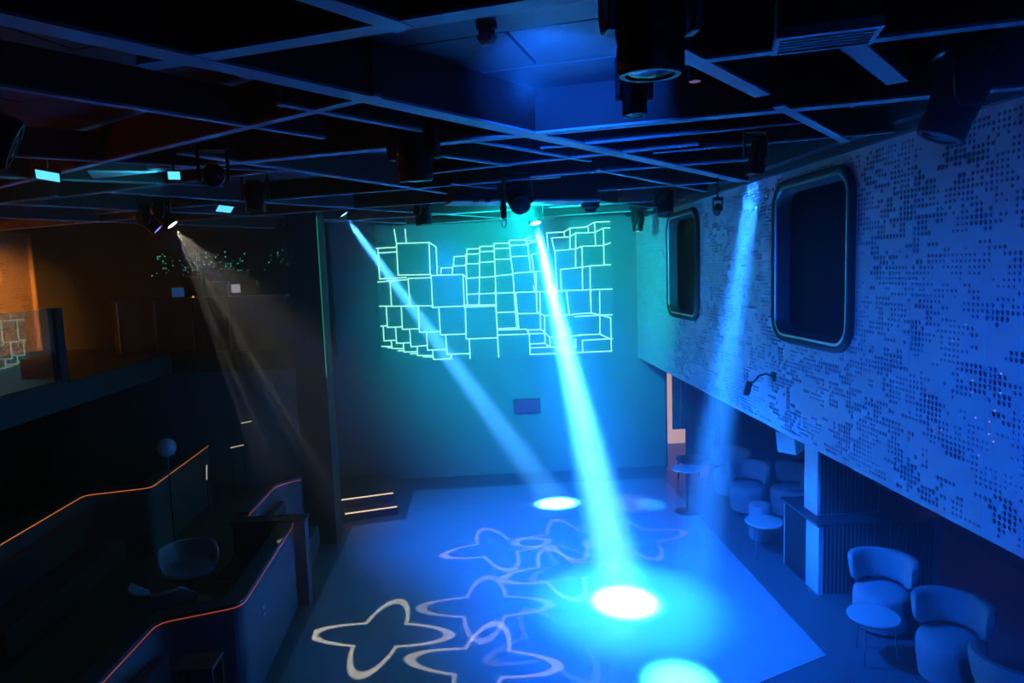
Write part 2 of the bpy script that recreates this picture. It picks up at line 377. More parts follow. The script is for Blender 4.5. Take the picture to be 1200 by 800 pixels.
for wi, (cy, hy, cz, hz, r) in enumerate(WIN):
    pts = rr(cy, cz, hy, hz, r)
    def ring(prof): return [[(WX+dx, y_+ny*off, z_+nz*off) for off, dx in prof] for y_, z_, ny, nz in pts]
    fr = obj('window_%d' % (wi+1), MB().rings(ring([(.0,.02),(.0,-.035),(-.02,-.055),(-.05,-.055),(-.065,-.04),(-.065,.02)]), True), 'rubber')
    fr['kind'] = 'structure'; fr['label'] = ['nearer rounded window with a deep dark frame', 'farther rounded window with a deep dark frame near the screen'][wi]
    obj('frame_lip', MB().rings(ring([(-.060,-.030),(-.060,-.044),(-.085,-.044),(-.090,-.030)]), True), 'steel', fr)
    obj('window_reveal', MB().rings(ring([(-.065,.0),(-.09,-.03),(-.12,.13),(-.09,.13)]), True), 'reveal', fr)
    g = [(WX+.10, y_-ny*.112, z_-nz*.112) for y_, z_, ny, nz in pts]; n = len(g)
    obj('window_glass', MB().add(g + [(x+.012, a, b) for x, a, b in g], [tuple(range(n)), tuple(range(n, 2*n))[::-1]] + [(i,(i+1)%n,(i+1)%n+n,i+n) for i in range(n)]), 'darkglass', fr, smooth=False)
    obj('window_cavity', MB().box(WX+.122, WX+1.6, cy-hy-.1, cy+hy+.1, cz-hz-.1, cz+hz+.1), 'void', fr, smooth=False)
# cluster of pin lights showing through the sheet near the camera
mb = MB()
for k in range(17):
    u = random.random(); yy = 3.95 + u*.75; zz = 3.95 - .95*abs(math.sin(u*5+.4)) - random.random()*.25
    yy = round(yy/.040)*.040; zz = round(zz/.040)*.040
    mb.lathe([(.0032,-.004),(.0032,.004)], 6, Matrix.Translation((WX-.004, yy, zz)) @ Matrix.Rotation(PI/2, 4, 'Y'))
pl = obj('pin_lights', mb, 'dotblue', wr, smooth=False); pl['kind'] = 'stuff'

# left side: amber wall, mezzanine, balustrade ----------------------
wl = struct('wall_left', MB().box(-8.55, -8.36, -3, 13.5, 0, 5.32), 'void', 'left wall of perforated panels washed in amber light')
for k in range(5):
    perforated(wl, -8.33, 9.0+k*.9, 9.0+k*.9+.895, 2.9, 5.1, .055, 1, 'amberwall', lambda a, b: False, dens=.50)
obj('corner_strip', MB().box(-8.36, -8.27, 13.40, 13.49, 2.88, 5.1), 'amberwall', wl, smooth=False)
struct('mezzanine_floor', MB().prism([(-8.36,2.5),(-5.2,2.5),(-5.2,11.84),(-2.75,11.84),(-2.75,13.5),(-8.36,13.5)], 2.55, 2.88), 'dark', 'dark edge of the left mezzanine', bevel=.01)
bal = thing('glass_balustrade', 'clear glass balustrade on the left mezzanine mirroring the green projection', 'balustrade', (-5.2, 2.5, 2.88))
for k in range(4):
    y0 = k*1.56; obj('glass_pane', MB().box(-.03, -.018, y0+.01, y0+1.54, .02, .94), 'glass', bal, smooth=False)
obj('base_rail', MB().box(-.05, 0, 0, 6.3, 0, .05), 'black', bal, smooth=False)
obj('end_post', MB().box(-.10, 0.0, 6.26, 6.42, 0, .95), 'dark', bal, bevel=.01)

# column and pier, doorway ------------------------------------------
struct('pier', MB().box(-2.73, -2.27, 10.3, 10.78, 0, 5.32), 'dark', 'dark pier left of the projection')
pe = bpy.data.objects['pier']
obj('edge_strip', MB().box(-2.275, -2.262, 10.285, 10.298, 2.6, 4.98), 'glow_green', pe, smooth=False)['label'] = 'thin glowing green edge strip'  # green glow of the pier corner put in as emission
col = struct('column', MB().box(4.15, 4.95, 8.02, 8.36, 0.92, 2.27), 'column', 'square column with a ribbed face standing on the low partition', bevel=.006)
for k in range(15): obj('rib', MB().box(4.19+k*.05, 4.215+k*.05, 8.0, 8.025, .95, 2.27), 'dark', col, smooth=False)
lp = struct('low_partition', MB().box(4.06, 5.6, 7.80, 8.74, 0, .88), 'column', 'low partition below the square column', bevel=.006)
obj('partition_top', MB().box(4.02, 5.64, 7.76, 8.77, .88, .92), 'coping', lp, bevel=.006)
for k in range(12): obj('rib', MB().box(4.045, 4.062, 8.12+k*.048, 8.146+k*.048, .02, .87), 'dark', lp, smooth=False)
for k in range(28): obj('rib', MB().box(4.12+k*.05, 4.145+k*.05, 7.785, 7.802, .02, .87), 'dark', lp, smooth=False)

d1 = struct('door_1', MB().box(3.78, 3.80, 13.42, 13.72, 0, 2.1).box(4.73, 4.75, 13.42, 13.72, 0, 2.1).box(3.78, 4.75, 13.42, 13.72, 2.08, 2.1), 'coping', 'open doorway with warm light beyond')
obj('corridor_wall', MB().box(3.4, 5.4, 15.2, 15.3, 0, 2.4), 'door_glow', d1, smooth=False)  # warm corridor light put into this wall as emission
obj('corridor_side', MB().box(5.4, 5.5, 13.7, 15.2, 0, 2.4), 'backwall', d1, smooth=False)
sc = thing('ribbed_screen', 'ribbed dark screen hanging in front of the lit doorway', 'screen', (3.87, 13.30, .80))
for k in range(11): obj('slat', MB().box(k*.09, k*.09+.082, -.02, .02 + .015*(k % 2), 0 if k < 3 else -.62, 1.47), 'fabricdk', sc, bevel=.008, seg=1)
obj('head_rail', MB().box(-.01, 1.0, -.03, .045, 1.44, 1.47), 'black', sc, smooth=False)

# projection -----------------------------------------------------------
ps = thing('projection_screen', 'wide projection screen showing glowing green outlines of stacked cubes', 'screen', (.42, 13.49, 3.68))
obj('screen_cloth', MB().box(-2.32, 2.34, -.03, 0, -1.32, 1.36), 'screen', ps, smooth=False)
LINES = [(-1.5,4.96,-1.47,4.69),(-1.47,4.69,-1.47,4.08),(-1.29,4.96,-1.28,4.7),(-1.47,4.69,-0.84,4.69),(-0.84,4.69,-0.85,4.06),(-0.84,4.69,-0.71,4.6),(-0.71,4.6,-0.71,4.07),(-1.47,4.08,-0.83,4.07),(-1.87,4.61,-1.47,4.62),(-1.84,4.52,-1.48,4.53),(-1.83,4.61,-1.83,4.02),(-1.83,4.02,-1.31,4.03),(-1.87,3.96,-1.27,3.99),(-1.27,4.01,-0.83,4.01),(-1.63,3.96,-1.63,3.48),(-1.28,4.0,-1.27,3.46),(-0.83,4.06,-0.83,3.42),(-0.83,4.05,-0.21,4.05),(-0.21,4.05,-0.21,3.42),(-0.21,4.05,-0.15,3.99),(-0.15,3.99,-0.15,3.43),(-0.64,4.07,-0.63,4.19),(-0.63,4.19,-0.41,4.19),(-0.42,4.07,-0.4,4.22),(-0.4,4.22,-0.16,4.22),(-0.39,4.21,-0.37,4.4),(-0.37,4.4,-0.14,4.41),(-0.13,4.26,-0.11,4.54),(-0.11,4.54,0.14,4.54),(-0.14,4.44,0.13,4.44),(-0.14,4.44,-0.14,3.99),(-0.16,4.25,0.11,4.25),(0.14,4.54,0.15,4.58),(0.15,4.58,0.41,4.58),(0.14,4.58,0.08,3.41),(0.13,4.48,0.41,4.48),(0.11,4.27,0.41,4.28),(-0.14,3.97,0.42,3.99),(-0.14,3.66,0.48,3.66),(0.42,4.62,0.42,3.4),(0.42,4.63,0.52,4.63),(-0.14,3.43,-0.14,3.43),(-1.86,3.49,-1.27,3.47),(-1.27,3.47,-0.84,3.46),(-0.84,3.43,-0.2,3.43),(-0.21,3.41,0.41,3.41),(-0.2,3.45,0.4,3.43),(-1.73,3.49,-1.73,3.07),(-1.73,3.07,-1.45,3.07),(-1.44,3.47,-1.44,3.02),(-1.44,3.02,-1.11,3.02),(-1.11,3.46,-1.11,2.95),(-1.11,2.95,-0.72,2.95),(-0.71,3.43,-0.7,2.88),(-0.7,2.88,-0.21,2.88),(-0.19,3.42,-0.2,2.79),(-0.2,2.78,0.42,2.78),(0.41,3.41,0.43,2.39),(-1.86,3.1,-1.74,3.1),(-1.81,3.1,-1.81,2.81),(-1.81,2.81,-1.58,2.81),(-1.57,3.06,-1.57,2.75),(-1.57,2.75,-1.3,2.75),(-1.3,3.01,-1.29,2.67),(-1.29,2.67,-0.98,2.68),(-0.97,2.94,-0.97,2.59),(-0.97,2.59,-0.61,2.59),(-0.6,2.87,-0.59,2.49),(-0.59,2.49,-0.13,2.49),(-0.14,2.77,-0.14,2.39),(-1.86,2.7,-1.68,2.69),(-1.67,2.8,-1.66,2.65),(-1.66,2.65,-1.44,2.64),(-1.44,2.74,-1.43,2.57),(-1.43,2.57,-1.17,2.57),(-1.17,2.67,-1.17,2.49),(-1.17,2.49,-0.86,2.48),(-0.87,2.59,-0.86,2.4),(-0.86,2.4,-0.5,2.4),(-0.51,2.48,-0.51,2.4),(-1.06,2.46,-0.86,2.45),(-1.31,2.53,-1.18,2.53),(-1.55,2.6,-1.44,2.6),(-1.75,2.67,-1.67,2.67),(0.42,4.63,0.71,4.63),(0.72,4.68,1.03,4.68),(0.72,4.68,0.74,4.33),(0.74,4.58,1.08,4.59),(0.74,4.33,0.77,4.02),(1.03,4.68,1.08,4.59),(1.03,4.68,1.15,4.75),(1.07,4.66,1.23,4.67),(1.08,4.59,1.12,4.05),(0.77,4.36,1.12,4.37),(0.8,4.04,1.34,4.06),(1.1,4.61,1.25,4.64),(1.14,4.39,1.26,4.41),(1.15,4.38,1.22,3.69),(1.23,4.04,1.22,3.67),(0.32,3.66,2.72,3.66),(0.44,4.53,0.71,4.53),(0.43,4.32,0.74,4.32),(0.42,4.63,0.42,3.47),(0.43,4.0,0.78,4.02),(0.77,4.02,0.79,3.45),(1.46,4.8,1.8,4.81),(1.46,4.8,1.48,4.47),(1.55,4.7,1.91,4.71),(1.55,4.7,1.6,4.45),(1.8,4.81,1.92,4.88),(1.92,4.88,2.23,4.89),(1.92,4.88,1.91,4.47),(1.8,4.81,1.81,4.71),(1.91,4.71,2.03,4.78),(2.03,4.78,2.41,4.78),(2.03,4.78,2.01,4.1),(2.23,4.89,2.41,4.98),(2.41,4.98,2.71,4.98),(2.41,4.98,2.42,4.52),(2.28,4.88,2.28,4.79),(2.41,4.78,2.58,4.86),(2.58,4.86,2.71,4.86),(2.58,4.86,2.58,4.14),(1.61,4.45,2.02,4.47),(2.02,4.47,2.15,4.52),(2.15,4.52,2.57,4.52),(2.15,4.52,2.14,3.67),(2.57,4.52,2.71,4.57),(1.71,4.08,2.15,4.11),(2.15,4.11,2.3,4.13),(2.3,4.13,2.71,4.14),(2.3,4.13,2.29,3.4),(1.71,4.08,1.72,3.63),(1.61,4.45,1.63,3.65),(0.32,3.66,2.73,3.66),(0.41,3.72,0.43,2.4),(0.78,3.64,0.81,2.95),(0.81,3.64,0.85,2.93),(1.17,3.78,1.18,3.65),(1.22,3.77,1.22,3.26),(1.29,3.63,1.28,2.91),(1.82,3.63,1.86,3.18),(2.3,3.67,2.3,3.2),(2.48,3.62,2.47,2.77),(0.44,3.28,0.82,3.28),(0.85,3.24,1.29,3.23),(1.23,3.26,1.37,3.18),(1.37,3.18,1.95,3.18),(1.95,3.19,2.3,3.2),(2.3,3.2,2.69,3.09),(1.97,3.14,2.72,3.15),(2.69,3.09,2.69,2.42),(1.37,3.18,1.36,2.63),(0.45,2.96,0.82,2.96),(0.45,2.93,0.99,2.93),(0.99,2.93,1.05,2.84),(1.02,2.91,1.3,2.91),(1.3,2.91,1.46,2.75),(0.44,2.83,1.36,2.83),(1.05,2.84,1.06,2.42),(1.05,2.42,2.7,2.42),(1.07,2.63,1.36,2.63),(1.06,2.55,1.55,2.55),(1.36,2.63,1.44,2.56),(1.46,2.75,1.46,2.56),(1.46,2.75,2.09,2.76),(2.02,2.77,2.47,2.77),(2.47,2.77,2.66,2.67),(2.11,2.66,2.72,2.67),(2.11,2.66,2.11,2.43),(1.98,2.69,1.97,2.52),(1.55,2.55,1.65,2.45),(1.55,2.55,1.97,2.52)]
mb = MB()
for x0, z0, x1, z1 in LINES:
    d = Vector((x1-x0, z1-z0)); L = d.length
    if L < .01: continue
    d /= L; nx, nz = -d.y*.0125, d.x*.0125
    ex, ez = d.x*.008, d.y*.008
    q = [(x0-ex+nx, z0-ez+nz), (x0-ex-nx, z0-ez-nz), (x1+ex-nx, z1+ez-nz), (x1+ex+nx, z1+ez+nz)]
    mb.add([(a-.42, -.034, c-3.68) for a, c in q] + [(a-.42, -.030, c-3.68) for a, c in q], [(0,1,2,3),(0,4,5,1),(1,5,6,2),(2,6,7,3),(3,7,4,0)])
li = obj('image_lines', mb, 'lines', ps, smooth=False); li['label'] = 'glowing green cube outlines'
mn = thing('wall_monitor', 'small dim blue monitor on the back wall under the projection', 'monitor', (.96, 13.47, 1.37))
obj('casing', MB().box(-.27, .27, -.03, .03, -.14, .15), 'black', mn, bevel=.006)
obj('display', MB().box(-.25, .25, -.036, -.029, -.12, .13), emat('dim_display', (.05, .20, .75), .35), mn, smooth=False)

# moving heads ---------------------------------------------------------
def moving_head(lens, aim, label, s=1.0, lit=None, top=5.28, group='moving head lights on the ceiling'):
    """yoke fixture hung from the ceiling; `lens` is the middle of its lens, `aim` the point it looks at"""
    Lp = Vector(lens); d = (Vector(aim)-Lp).normalized()
    piv = Lp - d*.19*s
    base_z = min(top-.02, piv.z + .30*s + .02)
    t = thing('moving_head_light', label, 'stage light', (piv.x, piv.y, top), 0)
    o = Vector((piv.x, piv.y, top))
    side = Vector((-d.y, d.x, 0)) if math.hypot(d.x, d.y) > .05 else Vector((1, 0, 0)); side.normalize()
    fr = side.cross(Vector((0,0,1)))
    yaw = Matrix(((side.x, fr.x, 0, 0), (side.y, fr.y, 0, 0), (0, 0, 1, 0), (0, 0, 0, 1)))
    bz = base_z - top
    obj('base', MB().box(-.15*s, .15*s, -.115*s, .115*s, bz-.09*s, bz, yaw), 'black', t, bevel=.014*s)
    obj('hanging_clamp', MB().lathe([(.028*s, bz), (.028*s, 0)], 10).box(-.05*s, .05*s, -.02*s, .02*s, bz, bz+.03*s, yaw), 'black', t)
    pz = piv.z - top
    for sd in (-1, 1):
        x0, x1 = sorted((sd*.122*s, sd*.155*s))
        mb = MB().prism([(-.075*s, bz-.085*s), (.075*s, bz-.085*s), (.058*s, pz-.02*s), (.035*s, pz-.058*s), (-.035*s, pz-.058*s), (-.058*s, pz-.02*s)], x0, x1,
                        yaw @ Matrix(((0,0,1,0),(1,0,0,0),(0,1,0,0),(0,0,0,1))))
        obj('yoke_arm', mb, 'black', t, bevel=.008*s)
    q = d.to_track_quat('Z', 'Y').to_matrix().to_4x4()
    H = Matrix.Translation((0, 0, pz)) @ q
    hd = obj('head', MB().lathe([(.045*s,-.175*s),(.085*s,-.16*s),(.105*s,-.11*s),(.112*s,-.02*s),(.112*s,.06*s),(.104*s,.09*s),(.108*s,.10*s),(.108*s,.17*s),(.098*s,.186*s),(.080*s,.186*s),(.078*s,.175*s)], 20, H), 'black', t)
    obj('cooling_fins', MB().lathe([(.117*s,-.07*s),(.117*s,-.055*s),(.112*s,-.055*s),(.112*s,-.045*s),(.117*s,-.045*s),(.117*s,-.03*s),(.112*s,-.03*s),(.112*s,-.02*s),(.117*s,-.02*s),(.117*s,-.005*s)], 20, H), 'blackmat', hd)
    obj('lens', MB().lathe([(.079*s,.172*s),(.079*s,.178*s),(.045*s,.186*s),(.012*s,.189*s)], 20, H), lit or 'lens_off', hd)
    return t
lamp = {l[0]: l for l in LAMPS}
moving_head((0.62, 2.35, 4.73), (0.6, 2.6, 0), 'large black moving head at the top edge, nearest of all', 1.05)
moving_head((.90, 3.74, 4.90), (.88, 3.5, 0), 'small black moving head below the large one, right of the beam crossing', .62)
moving_head((-.38, 4.93, 4.74), (-.30, 5.3, 0), 'big black moving head hanging straight down left of the beam crossing', 1.15)
moving_head((.50, 6.93, 4.74), (.8, 4.5, 3.4), 'black moving head with a rounded nose in front of the equipment box', 1.0)
moving_head((-.64, 9.38, 4.74), (-.3, 9.2, 0), 'black moving head just above the left part of the projection', 1.0)
moving_head(lamp['beam_centre'][1], lamp['beam_centre'][2], 'moving head throwing the brightest central beam', .95, 'lens_cyan')
moving_head(lamp['beam_left'][1], lamp['beam_left'][2], 'moving head with a glaring lens throwing the left diagonal beam', .9, 'lens_cyan', top=5.30)
moving_head((2.51, 8.86, 4.74), (2.35, 8.3, 3), 'dark moving head against the perforated wall beside the farther window', 1.0)
moving_head(lamp['beam_white'][1], lamp['beam_white'][2], 'far moving head with a small white beam right of the projection', .8, 'lens_white')
moving_head((2.60, 3.74, 4.74), (2.0, 3.9, 3.2), 'large black moving head tilted left in front of the perforated wall', 1.15)
moving_head(lamp['beam_small'][1], lamp['beam_small'][2], 'little light at the top right corner of the projection', .34, 'lens_cyan', top=5.30)
moving_head((-2.07, 3.33, 4.74), (0.2, 4.6, 3.6), 'large dark moving head at the far left of the ceiling', 1.15)
moving_head((-1.78, 4.95, 4.82), (-1.4, 3.8, 4.6), 'moving head with a round face above the cyan panels on the left', .7)
moving_head(lamp['beam_violet'][1], lamp['beam_violet'][2], 'moving head with a violet lens on the far left', .8, 'lens_violet')
moving_head((-3.39, 8.06, 4.74), (0.4, 8.4, 0), 'moving head with a small white lens throwing the star pattern', .8, 'lens_white')
moving_head((-2.07, 6.81, 4.74), (-1.9, 6.4, 2), 'dark moving head above the green edge strip, between cyan panel and glaring beam', .85)

# other lamps and gear on the ceiling -----------------------------------
p, a = lamp['beam_right'][1], lamp['beam_right'][2]
t = thing('can_light', 'slim black can light throwing the soft blue beam in front of the perforated wall', 'stage light', (p[0], p[1], 5.02))
H = Matrix.Translation((0, 0, p[2]-5.02)) @ (Vector(a)-Vector(p)).normalized().to_track_quat('Z', 'Y').to_matrix().to_4x4()
obj('can', MB().lathe([(.035,-.24),(.052,-.22),(.055,-.08),(.068,-.01),(.068,.006),(.060,.006)], 18, H), 'black', t)
obj('lens', MB().lathe([(.060,0),(.060,.004),(.02,.008)], 18, H), 'lens_cyan', t)
obj('bracket', MB().box(-.09,.09,-.015,.015,-.03,0).box(-.085,-.07,-.015,.015,-.2,-.02).box(.07,.085,-.015,.015,-.2,-.02), 'black', t, smooth=False)
t = thing('downlight', 'tiny black downlight with a faint violet lens beside a grey beam', 'spotlight', (1.26, 3.83, 5.29))
obj('barrel', MB().lathe([(.036,-.19),(.036,-.01),(.05,0)], 16), 'black', t); obj('lens', MB().lathe([(.031,-.192),(.02,-.195)], 16), 'lens_faint', t)
t = thing('smoke_detector', 'small red detector dome on the ceiling above the main beam', 'detector', (.11, 3.44, 5.285))
obj('mount', MB().lathe([(.050,-.03),(.052,0)], 20), 'red', t)
obj('dome', MB().lathe([(.012,-.098),(.030,-.092),(.046,-.070),(.048,-.055),(.040,-.05),(.040,-.03)], 20), 'red', t)
obj('ring', MB().lathe([(.0485,-.066),(.050,-.060),(.0485,-.054)], 20, cap=False), 'white', t)
t = thing('strobe_light', 'long flat strobe bar in a black housing at the top right', 'stage light', (1.17, 2.25, 4.80), R_(-20))
obj('housing', MB().prism([(-.15,-.10),(.15,-.10),(.15,.08),(-.15,.08)], .025, .16), 'black', t, bevel=.012)
obj('front_frame', MB().box(-.155,.155,-.105,-.085,0,.03).box(-.155,.155,.07,.085,0,.03).box(-.155,-.14,-.09,.075,0,.03).box(.14,.155,-.09,.075,0,.03), 'steel', t, smooth=False)
obj('diffuser', MB().box(-.14,.14,-.085,.07,.01,.02), mat('strobe_glass', (.5,.34,.30), .25), t, smooth=False)
for k in range(5): obj('rib', MB().box(-.14,.14,-.075+k*.03,-.068+k*.03,.004,.012), 'steel', t, smooth=False)
obj('hanger', MB().lathe([(.015,.15),(.015,.46)], 8), 'black', t)
t = thing('equipment_box', 'long black box slung under the ceiling above the projection', 'box', (.62, 8.0, 4.87), R_(14))
obj('casing', MB().box(-.85,.85,-.16,.30,.02,.36), 'black', t, bevel=.01)
obj('bottom_tray', MB().box(-.88,.88,-.19,.33,0,.02), 'strip', t, smooth=False)
for k, x in enumerate((-.66,-.52,-.2)): obj('bracket', MB().box(x,x+.06,-.20,-.16,-.01,.33), 'black', t, smooth=False)
for x in (-.7,.7): obj('hanger', MB().lathe([(.02,.34),(.02,.44)], 8, Matrix.Translation((x,.05,0))), 'black', t)
t = thing('hoist_hook', 'black hoist hook with an open carabiner hanging beside the equipment box', 'hook', (.33, 7.07, 5.0))
obj('cable', MB().tube([(0,0,.02),(0,0,-.2)], .008), 'black', t)
obj('hook_body', MB().lathe([(.012,-.38),(.030,-.36),(.034,-.26),(.022,-.19),(.01,-.18)], 14), 'black', t)
obj('carabiner', MB().tube([(.032*math.sin(a_)*(.75+.25*math.cos(a_)), 0, -.425+.045*math.cos(a_)) for a_ in [2*PI*k/16 for k in range(17)]], .006), 'steel', t)
t = thing('small_projector', 'squat dark fixture hanging right of the central beam', 'fixture', (1.44, 8.31, 5.0))
obj('body', MB().lathe([(.06,-.24),(.075,-.20),(.11,-.18),(.115,-.08),(.10,-.05)], 16), 'black', t); obj('stem', MB().lathe([(.02,-.06),(.02,.02)], 8), 'black', t)

def led_panel(p, rx, ry, rz, w_, h_, label):
    t = thing('led_panel', label, 'lamp', p)
    E = (Matrix.Rotation(rz, 4, 'Z') @ Matrix.Rotation(ry, 4, 'Y') @ Matrix.Rotation(rx, 4, 'X'))
    obj('frame', MB().box(-w_-.012, w_+.012, -h_-.012, h_+.012, .004, .03, E), 'black', t, bevel=.004, seg=1)
    obj('emitter', MB().box(-w_, w_, -h_, h_, -.002, .004, E), 'panel_cyan', t, smooth=False)
    obj('stem', MB().lathe([(.010,.02),(.010,5.30-p[2])], 8), 'black', t)
led_panel((-3.19,5.46,4.93), R_(-22), R_(10), R_(25), .075, .06, 'bright cyan light panel at the far left of the ceiling')
led_panel((-2.29,5.54,4.92), R_(-70), 0, R_(18), .042, .030, 'smallest cyan light panel, left of the round faced moving head')
led_panel((-2.89,8.32,4.93), R_(-14), R_(6), R_(30), .08, .10, 'cyan light panel above the white star lens')

# wall camera, speaker ---------------------------------------------------
t = thing('camera_arm', 'small black camera on a bent arm on the perforated wall below the nearer window', 'camera', (3.21, 7.19, 2.85))
obj('wall_plate', MB().box(-.012,.012,-.035,.035,-.05,.05), 'black', t, bevel=.004)
obj('arm', MB().tube([(0,0,0),(-.07,.01,.03),(-.14,.04,.01),(-.19,.06,-.06),(-.23,.08,-.07)], .011), 'black', t)
obj('camera_body', MB().lathe([(.030,-.09),(.036,-.08),(.036,.05),(.026,.06)], 14, Matrix.Translation((-.24,.09,-.12)) @ Matrix.Rotation(R_(15),4,'Y')), 'black', t)
t = thing('wall_speaker', 'pale box loudspeaker tilted under the overhang left of the column', 'speaker', (3.88, 8.2, 1.86), R_(-35)); t.rotation_euler = (R_(14), 0, R_(-52))
obj('cabinet', MB().box(-.13,.13,-.10,.10,-.15,.15), 'white', t, bevel=.015); obj('grille', MB().box(-.12,.12,-.108,-.098,-.14,.14), 'column', t, bevel=.004)
obj('bracket', MB().box(-.02,.02,.02,.06,.14,.40), 'black', t, smooth=False)

# chairs -------------------------------------------------------------------
def pill(thick, h, n=16):
    out = []
    for k in range(n):
        a = 2*PI*k/n; c, s = math.cos(a), math.sin(a)
        out.append((math.copysign(abs(c)**.7, c)*thick/2, math.copysign(abs(s)**.55, s)*h/2))
    return out
def arc_back(Rr, a0, a1, zc, thick, h, lean=0.06, n=26):
    prof = pill(thick, h); rings = []
    for i in range(n+1):
        u = i/n; a = a0+(a1-a0)*u; e = min(u, 1-u)*n/3.0
        sc = 1 if e >= 1 else max(.08, math.sqrt(max(0, 1-(1-e)**2)))
        drop = 0
        rings.append([((Rr + p*sc + q_*sc*lean/h*2*.5)*math.cos(a), (Rr + p*sc + q_*sc*lean/h*2*.5)*math.sin(a), zc + q_*(.55+.45*sc) - drop) for p, q_ in prof])
    return MB().rings(rings)
def tub_chair(label, loc, rz):
    """low upholstered drum seat with a thick wrap-around back; opens along +x"""
    t = thing('tub_chair', label, 'chair', loc, rz, None)
    obj('seat', MB().lathe([(.235,.02),(.265,.05),(.285,.22),(.293,.36),(.285,.41),(.255,.440),(.17,.452),(.05,.455)], 32, sx=1.04), 'fabric', t)
    obj('plinth', MB().lathe([(.21,0),(.22,.03)], 24), 'black', t)
    obj('backrest', arc_back(.292, R_(82), R_(278), .635, .125, .32), 'fabric', t)
    for a in (120, 180, 240): obj('back_support', MB().box(-.02,.02,-.05,.05,.30,.56, Matrix.Rotation(R_(a),4,'Z') @ Matrix.Translation((.285,0,0))), 'fabricdk', t, smooth=False)
    return t
def round_table(label, loc, r, h):
    t = thing('side_table', label, 'table', loc)
    obj('table_top', MB().lathe([(r-.02,h-.03),(r-.004,h-.024),(r,h-.012),(r-.004,h-.002),(r-.02,h)], 40), 'tabletop', t)
    obj('rim', MB().lathe([(r-.03,h-.045),(r-.03,h-.03)], 32), 'black', t)
    for k in range(3):
        a = R_(100+120*k); obj('leg', MB().tube([((r-.05)*math.cos(a),(r-.05)*math.sin(a),h-.035),((r-.02)*math.cos(a),(r-.02)*math.sin(a),0)], .009), 'steel', t)
    return t
c0 = tub_chair('pale tub chair behind the nearer round side table, beside the column', (4.38, 7.02, 0), R_(230))
dup(c0, (4.45, 6.02, 0), R_(222), 'largest pale tub chair, at the bottom right, back to the dark wall')
dup(c0, (4.40, 5.12, 0), R_(35), 'pale tub chair seen from behind, cut off by the bottom right corner')
dup(c0, (4.38, 10.75, 0), R_(232), 'pale tub chair facing out beyond the farther side table')
dup(c0, (4.42, 11.6, 0), R_(235), 'hindmost pale tub chair inside the soft blue beam')
dup(c0, (4.97, 10.50, 0), R_(195), 'pale tub chair turned sideways left of the column')
round_table('nearer round pale side table on thin legs in front of a tub chair', (3.93, 6.43, 0), .25, .48)
round_table('farther round pale side table on thin legs left of the low partition', (3.93, 9.07, 0), .26, .48)
t = thing('pouf', 'small pale upholstered pouf behind the farther side table', 'pouf', (4.08, 9.55, 0))
obj('cushion', MB().lathe([(.14,.02),(.16,.05),(.165,.5),(.15,.545),(.05,.56)], 24), 'fabric', t); obj('plinth', MB().lathe([(.12,0),(.12,.03)], 20), 'black', t)
t = thing('bistro_table', 'round bistro table on a single foot before the lit doorway', 'table', (3.39, 10.84, 0))
obj('table_top', MB().lathe([(.22,.72),(.24,.73),(.24,.745),(.22,.75)], 36), 'tabletop', t)
obj('stem', MB().lathe([(.024,.02),(.024,.72)], 12), 'black', t); obj('foot', MB().lathe([(.20,0),(.20,.012),(.05,.03)], 28), 'black', t)
t = thing('lounge_chair', 'dark high backed chair in front of the lit doorway', 'chair', (4.02, 12.4, 0), R_(190))
obj('seat', MB().box(-.24,.26,-.26,.26,.36,.46), 'fabricdk', t, bevel=.03); obj('backrest', MB().box(-.30,-.20,-.26,.26,.40,1.0), 'fabricdk', t, bevel=.04)
for x in (-.22,.22):
    for y_ in (-.22,.22): obj('leg', MB().lathe([(.014,0),(.018,.37)], 8, Matrix.Translation((x,y_,0))), 'black', t)

# booths on the left ----------------------------------------------------------
def offset(path, dist):
    """shift a polyline to its right by dist (mitred)"""
    out = []
    for i, p in enumerate(path):
        ns = []
        for a, b in ((i-1, i), (i, i+1)):
            if a < 0 or b >= len(path): continue
            d = (Vector(path[b])-Vector(path[a])).normalized(); ns.append(Vector((d.y, -d.x)))
        n_ = sum(ns, Vector((0,0))).normalized(); k = dist/max(.3, n_.dot(ns[0])); out.append((p[0]+n_.x*k, p[1]+n_.y*k))
    return out
def band(path, a, b, z0, z1):
    A = offset(path, a); B = offset(path, b)
    return MB().rings([[(x0,y0,z0),(x1,y1,z0),(x1,y1,z1),(x0,y0,z1)] for (x0,y0),(x1,y1) in zip(A, B)])
def rounded(path, r=.12, n=5):
    out = [path[0]]
    for i in range(1, len(path)-1):
        p = Vector(path[i]); a = p+(Vector(path[i-1])-p).normalized()*r; b = p+(Vector(path[i+1])-p).normalized()*r
        for k in range(n+1):
            t_ = k/n; q_ = a*(1-t_)**2 + p*2*t_*(1-t_) + b*t_*t_; out.append((q_.x, q_.y))
    return out + [path[-1]]
def parapet(label, path, led, bench=None):
    """booth wall along a stepped plan line; its right-hand side (seen along the path) carries the led line"""
    P = rounded(path)
    t = thing('booth_wall', label, 'wall', (0, 0, 0))
    obj('wall_body', band(P, -.16, 0, 0, 1.05), 'parapet', t, smooth=False)
    obj('coping', band(P, -.175, .010, 1.06, 1.10), 'coping', t, smooth=False)
    l = obj('led_strip', band(P, .000, .010, 1.050, 1.060), led, t, smooth=False); l['label'] = 'glowing orange light strip under the coping'
    return t
parapet('zigzag booth wall with an orange light line in the lower left foreground', [(-3.0,4.2),(-2.97,6.02),(-2.30,6.25),(-2.36,8.30)], 'led_amber_dim')
parapet('short booth wall with a thin orange light line reaching the dark pier', [(-3.05,8.78),(-3.05,9.98),(-2.74,10.25)], 'led_amber_dim')
